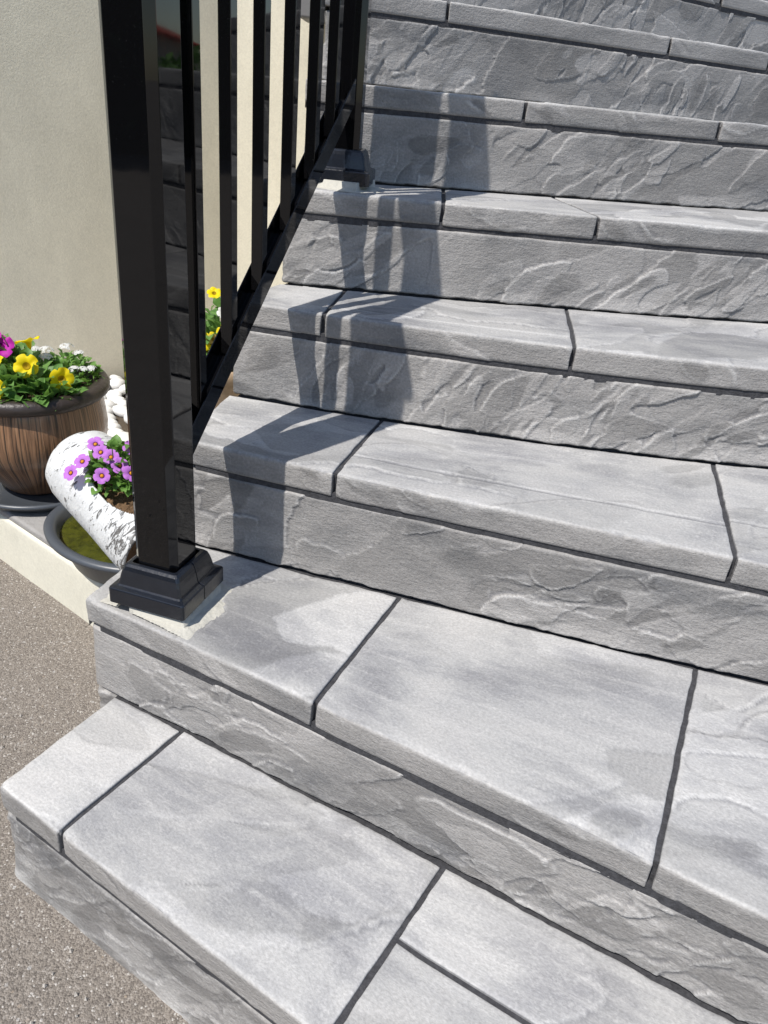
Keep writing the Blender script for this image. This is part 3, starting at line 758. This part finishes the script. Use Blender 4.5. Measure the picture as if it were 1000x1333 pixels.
def petal(name, col, rough=.55, dark=None):
    mt, t, b = newmat(name); v = objvec(t)
    c = mix(t, noise(t, v, 120, 3), tuple(x*.82 for x in col), col)
    t.links.new(c, b.inputs['Base Color']); b.inputs['Roughness'].default_value = rough; b.inputs['Specular IOR Level'].default_value = .2
    tr = N(t, 'ShaderNodeBsdfTranslucent'); tr.inputs['Color'].default_value = (*col, 1); ms = N(t, 'ShaderNodeMixShader'); ms.inputs[0].default_value = .3
    t.links.new(b.outputs[0], ms.inputs[1]); t.links.new(tr.outputs[0], ms.inputs[2]); t.links.new(ms.outputs[0], t.nodes['Material Output'].inputs['Surface']); return mt
YEL = petal('yellow_petal', (.86, .68, .010)); MAG = petal('magenta_petal', (.55, .03, .42)); PUR = petal('purple_petal', (.56, .20, .68)); WHI = petal('white_petal', (.80, .80, .78))
FAD = petal('faded_petal', (.62, .45, .16)); YTH = petal('yellow_throat', (.40, .27, .01)); PTH = petal('orange_throat', (.75, .32, .02)); PDK = petal('deep_purple_throat', (.12, .02, .16)); MTH = petal('magenta_throat', (.14, .0, .10))
def foliage(center, rx, ry, rz, n, size, seed, mat, parent, name='foliage', stems=True):
    r = random.Random(seed); mb = MB()
    for i in range(n):
        a = r.uniform(0, 6.283); q = math.sqrt(r.random()); zz = math.sqrt(max(0, 1-q*q))*r.uniform(.25, 1.0)
        p = Vector((q*math.cos(a)*rx, q*math.sin(a)*ry, zz*rz))
        out = Vector((math.cos(a)*(q+.1), math.sin(a)*(q+.1), .35+zz*.5)).normalized()
        out = (out+Vector((r.gauss(0, .45), r.gauss(0, .45), r.gauss(0, .35)))).normalized()
        sd_ = out.cross(Vector((r.gauss(0, .3), r.gauss(0, .3), 1))).normalized(); nn = sd_.cross(out).normalized()
        L = size*r.uniform(.6, 1.3); W = L*r.uniform(.28, .46)
        prof = [(0, .08, 0), (.22, .72, .04), (.5, 1.0, .06), (.78, .66, .0), (1.0, .06, -.10)]
        vv = []
        for tt, wd, cz in prof:
            base = p+out*(L*tt)+nn*(L*cz*1.2)
            vv += [base-sd_*(W*wd)+nn*(W*.35*wd), base, base+sd_*(W*wd)+nn*(W*.35*wd)]
        ff = []
        for k_ in range(4):
            b_ = k_*3; ff += [(b_, b_+1, b_+4, b_+3), (b_+1, b_+2, b_+5, b_+4)]
        mb.add(vv, ff)
        if stems and i % 4 == 0:
            s0 = Vector((p.x*.4, p.y*.4, -.01)); w_ = sd_*.0011
            mb.add([s0-w_, s0+w_, p+w_, p-w_], [(0, 1, 2, 3)])
    o = mb.build(name, mat, None, True); o.parent = parent; o.location = center; tag(o, kind='stuff'); return o
def trumpet(parent, loc, direction, rad, mat, thmat, lobes=5, depth=.9, ruffle=.10, seed=0, name='flower', cup=.18):
    n = lobes*8; rg = [(.02, -depth*.75), (.14, -depth*.55), (.24, -depth*.18), (.36, -.03), (.6, cup*.35), (.84, cup*.5), (1.0, cup*.25)]
    d = Vector(direction).normalized(); q = d.to_track_quat('Z', 'Y').to_matrix(); loops = []
    for k_, (r_, z_) in enumerate(rg):
        l = []
        for j in range(n):
            a = 2*math.pi*j/n; lob = 1-(.17 if k_ > 3 else 0)*(abs(math.cos(lobes*a/2+seed)) < .22)*(r_**3)-(.07*r_**3)*(1-abs(math.cos(lobes*a/2+seed)))
            zz = z_+ruffle*r_*r_*math.sin(a*lobes*1.0+seed*2)*.7+ruffle*.5*r_*r_*math.sin(a*7+seed)
            p = q @ Vector((r_*lob*math.cos(a), r_*lob*math.sin(a), zz)); l.append(tuple(p*rad))
        loops.append(l)
    v, f = loft(loops, True, True, False); o = mesh(name, v, f, mat, None, True); o.parent = parent; o.location = loc
    loops = [[tuple((q @ Vector((r_*math.cos(2*math.pi*j/12), r_*math.sin(2*math.pi*j/12), z_+.02)))*rad) for j in range(12)] for r_, z_ in ((.30, -.03), (.22, -.10), (.05, -.30))]
    v, f = loft(loops, True, False, True); th = mesh('throat', v, f, thmat, o, True)
    return o
def florets(parent, loc, rad, n, seed, mat, name='flower_cluster'):
    r = random.Random(seed); mb = MB()
    for i in range(n):
        a = r.uniform(0, 6.283); q = math.sqrt(r.random())*rad; c = Vector((q*math.cos(a), q*math.sin(a), math.sqrt(max(0, rad*rad-q*q))*.55))
        d = (c*1.2+Vector((0, 0, rad*.8))).normalized(); t1 = d.orthogonal().normalized(); t2 = d.cross(t1)
        for k_ in range(4):
            an = k_*math.pi/2+r.random()*.3; e1 = t1*math.cos(an)+t2*math.sin(an); e2 = t1*-math.sin(an)+t2*math.cos(an); s_ = .0042
            mb.add([c, c+e1*s_*.6+e2*s_*.42, c+e1*s_+d*.0006, c+e1*s_*.6-e2*s_*.42], [(0, 1, 2, 3)])
    o = mb.build(name, mat, None); o.parent = parent; o.location = loc; return o
TOCAM = Vector((.35, -.80, .55))
# in the glazed planter (world positions converted to the plant's own origin)
g0 = Vector((bc[0], bc[1], bc[2]+.235))
yp = empty('yellow_petunia', g0); tag(yp, 'yellow trumpet petunias spilling over the glazed planter rim', 'petunia')
foliage((.025, -.060, -.004), .110, .072, .060, 260, .030, 21, LEAF, yp); foliage((-.035, .01, .0), .095, .08, .080, 180, .030, 22, LEAF, yp)
for i, (p, d, r_) in enumerate([((.040, -.080, .072), (.15, -.85, .5), .026), ((-.012, -.128, .034), (.05, -.9, .35), .026), ((.108, -.072, .048), (.45, -.8, .15), .025), ((.018, -.015, .105), (-.3, .2, .9), .026), ((-.030, -.07, .062), (-.6, -.4, .7), .024)]):
    trumpet(yp, p, d, r_, YEL, YTH, 5, 1.0, .12, i+1.0)
o = trumpet(yp, (.092, -.122, .010), (.1, -.4, -.9), .012, FAD, YTH, 5, 1.2, .2, 3.3); o['label'] = 'wilted buff petunia bloom hanging over the rim'
mg = empty('magenta_petunia', g0+Vector((-.045, .005, 0))); tag(mg, 'magenta petunia at the left edge of the glazed planter', 'petunia')
foliage((0, 0, 0), .04, .04, .05, 40, .026, 24, LEAF, mg)
trumpet(mg, (-.006, -.008, .082), (.25, -.7, .7), .030, MAG, MTH, 5, 1.0, .14, 2.2); trumpet(mg, (-.030, .005, .090), (-.4, -.3, .8), .028, MAG, MTH, 5, 1.0, .14, 3.9)
al = empty('white_alyssum', g0+Vector((.06, .02, 0))); tag(al, 'white clustered alyssum at the back right of the glazed planter', 'alyssum')
foliage((.01, .01, 0), .068, .085, .062, 300, .016, 25, LEAF2, al)
for i, p in enumerate([(-.035, .03, .066), (.004, .048, .072), (-.022, -.006, .062), (.045, -.018, .046), (.060, -.010, .044), (.070, .012, .040), (-.058, .03, .066), (.03, .05, .06)]): florets(al, p, .015 if i < 3 else .011, 34, 40+i, WHI)
# in the log
lm_ = (LA+LB)/2+upl*.055+Vector((-.004, .0, .020))
cp = empty('purple_calibrachoa', lm_); tag(cp, 'small purple calibrachoa with orange throats in the birch log', 'calibrachoa')
foliage((.0, .012, -.022), .068, .052, .075, 420, .019, 27, LEAF2, cp)
for i, (p, d) in enumerate([((-.052, .012, .052), (.1, -.6, .75)), ((-.066, -.020, .030), (-.15, -.6, .75)), ((-.083, -.035, .012), (-.3, -.7, .6)), ((-.020, -.050, .020), (.1, -.8, .55)), ((.006, -.030, .034), (.2, -.75, .6)), ((.030, .030, .056), (.2, -.5, .8)), ((.052, -.025, .022), (.5, -.7, .5)), ((-.034, -.012, .048), (-.1, -.7, .7)), ((.018, .000, .058), (.1, -.6, .8)), ((-.012, -.022, .045), (.0, -.75, .65)), ((.030, -.040, .026), (.3, -.8, .5))]):
    fl = trumpet(cp, p, d, .0152, PUR, PDK, 5, .8, .06, i*1.3, cup=.12)
    qd = Vector(d).normalized(); cen = mesh('eye', *lathe([(.0036, 0), (.0030, .0012), (.0012, .0018)], 10, cap1=True), PTH, fl, True); cen.rotation_mode = 'QUATERNION'; cen.rotation_quaternion = qd.to_track_quat('Z', 'Y'); cen.location = qd*(-.0012)
# in the tan pot
yv = empty('yellow_pansy', (-.462, 1.97, .13+.235)); tag(yv, 'yellow and white pansies seen between the balusters', 'pansy')
foliage((0, 0, 0), .070, .070, .16, 220, .030, 31, LEAF, yv)
for i, (p, d, r_, c_) in enumerate([((-.010, -.060, .075), (.1, -.9, .3), .026, YEL), ((.028, -.058, .100), (.2, -.85, .3), .026, YEL), ((-.028, -.055, .045), (-.1, -.9, .2), .028, YEL), ((.012, -.064, .040), (.1, -.9, .2), .027, YEL), ((-.004, -.05, .195), (.1, -.5, .7), .018, YEL), ((.020, -.055, .150), (.2, -.7, .6), .017, WHI), ((-.004, -.068, .085), (.2, -.9, .1), .014, FAD)]):
    trumpet(yv, p, d, r_, c_, YTH, 5, .5, .10, i*2.1)

# ------------------------------------------------------------------ loose grit on the asphalt and mortar slop along the first step
def grit():
    r = random.Random(5); mb = MB()
    for i in range(420):
        x = r.uniform(-1.1, -.05); y = r.uniform(.25, 1.45)
        if y > .447-.59*x-.03 and x > -.50: continue
        if (np.array([x, y])-W0)@nW < .02: continue
        s = r.uniform(.0010, .0032)*(1.5 if r.random() < .06 else 1); a = r.uniform(0, 3.1)
        vv = [(x+s*1.2*math.cos(a), y+s*1.2*math.sin(a), .0), (x-s*math.sin(a), y+s*math.cos(a), .0), (x-s*1.1*math.cos(a), y-s*1.1*math.sin(a), 0), (x+s*math.sin(a), y-s*math.cos(a), 0), (x+s*.2, y, s*.9+.003), (x-s*.2, y+s*.2, s*.8+.003)]
        mb.add(vv, [(0, 1, 4), (1, 5, 4), (1, 2, 5), (2, 3, 5), (3, 4, 5), (3, 0, 4)])
    o = mb.build('loose_grit', simple('grit_stone', (.42, .39, .35), .8, .3, .6, 300)); tag(o, 'scattered pale grit lying on the asphalt', 'grit', kind='stuff')
grit()

# ------------------------------------------------------------------ neighbours seen mirrored in the posts
hg = empty('hedge', (7.2, 6.6, 0)); tag(hg, 'clipped green hedge mirrored in the black newel post', 'hedge')
r = random.Random(9); mb = MB()
for i in range(5200):
    s_ = r.uniform(-5.5, 5.5); p = Vector((.62*s_*1.0, -.79*s_, 0))+Vector((.79, .62, 0))*r.uniform(-.45, .45); p.z = 1.22*math.sqrt(r.random())+.12*math.sin(s_*3)
    d = Vector((r.gauss(0, 1), r.gauss(0, 1), r.gauss(.3, 1))).normalized(); t1 = d.orthogonal().normalized(); t2 = d.cross(t1); L = r.uniform(.05, .10)
    mb.add([p-t1*L, p+t2*L*.5, p+t1*L, p-t2*L*.5], [(0, 1, 2, 3)])
mb.build('foliage', LEAF, hg)['kind'] = 'stuff'
v, f = loft([[(.62*s_*1+.79*a, -.79*s_+.62*a, z_) for s_, a in ((-5.4, -.25), (5.4, -.25), (5.4, .25), (-5.4, .25))] for z_ in (0, 1.05)]); mb = MB(); mb.add(v, f); mb.build('branches', simple('hedge_twigs', (.03, .035, .015), .9, .1), hg)
nb = empty('neighbour_house', (21, 17, 0), R(54)); tag(nb, 'distant house with red tiled roof mirrored in the black newel post', 'house')
v, f = loft([[(x, y, z_) for x, y in ((-6, -3), (6, -3), (6, 3), (-6, 3))] for z_ in (0, 2.1)]); mb = MB(); mb.add(v, f); mb.build('wall', simple('plain_render', (.5, .47, .42), .9, .1), nb)
mb = MB(); mb.add([(-6.5, -3.5, 2.0), (6.5, -3.5, 2.0), (6.5, 3.5, 2.0), (-6.5, 3.5, 2.0), (-4, 0, 3.1), (4, 0, 3.1)], [(0, 1, 5, 4), (1, 2, 5), (2, 3, 4, 5), (3, 0, 4), (3, 2, 1, 0)]); mb.build('roof', simple('red_roof_tile', (.42, .07, .04), .8, .2, .2, 3), nb)

bh = empty('laurel_hedge', (-7.5, -8.5, 0)); tag(bh, 'tall dark hedge across the driveway mirrored in the post front', 'hedge')
r = random.Random(19); mb = MB()
for i in range(4200):
    s_ = r.uniform(-9, 9); p = Vector((.78*s_, -.63*s_, 0))+Vector((.63, .78, 0))*r.uniform(-.2, .5); p.z = 3.3*r.random()+.15*math.sin(s_*2.3)
    d = Vector((r.gauss(0, 1), r.gauss(0, 1), r.gauss(.3, 1))).normalized(); t1 = d.orthogonal().normalized(); t2 = d.cross(t1); L = r.uniform(.10, .20)
    mb.add([p-t1*L, p+t2*L*.5, p+t1*L, p-t2*L*.5], [(0, 1, 2, 3)])
mb.build('foliage', leafmat('laurel_leaf', (.025, .05, .015), (.05, .09, .025)), bh)['kind'] = 'stuff'
v, f = loft([[(.78*s_+.63*a, -.63*s_+.78*a, z_) for s_, a in ((-8.9, -.3), (8.9, -.3), (8.9, .3), (-8.9, .3))] for z_ in (0, 3.0)]); mb = MB(); mb.add(v, f); mb.build('branches', bpy.data.materials['hedge_twigs'], bh)
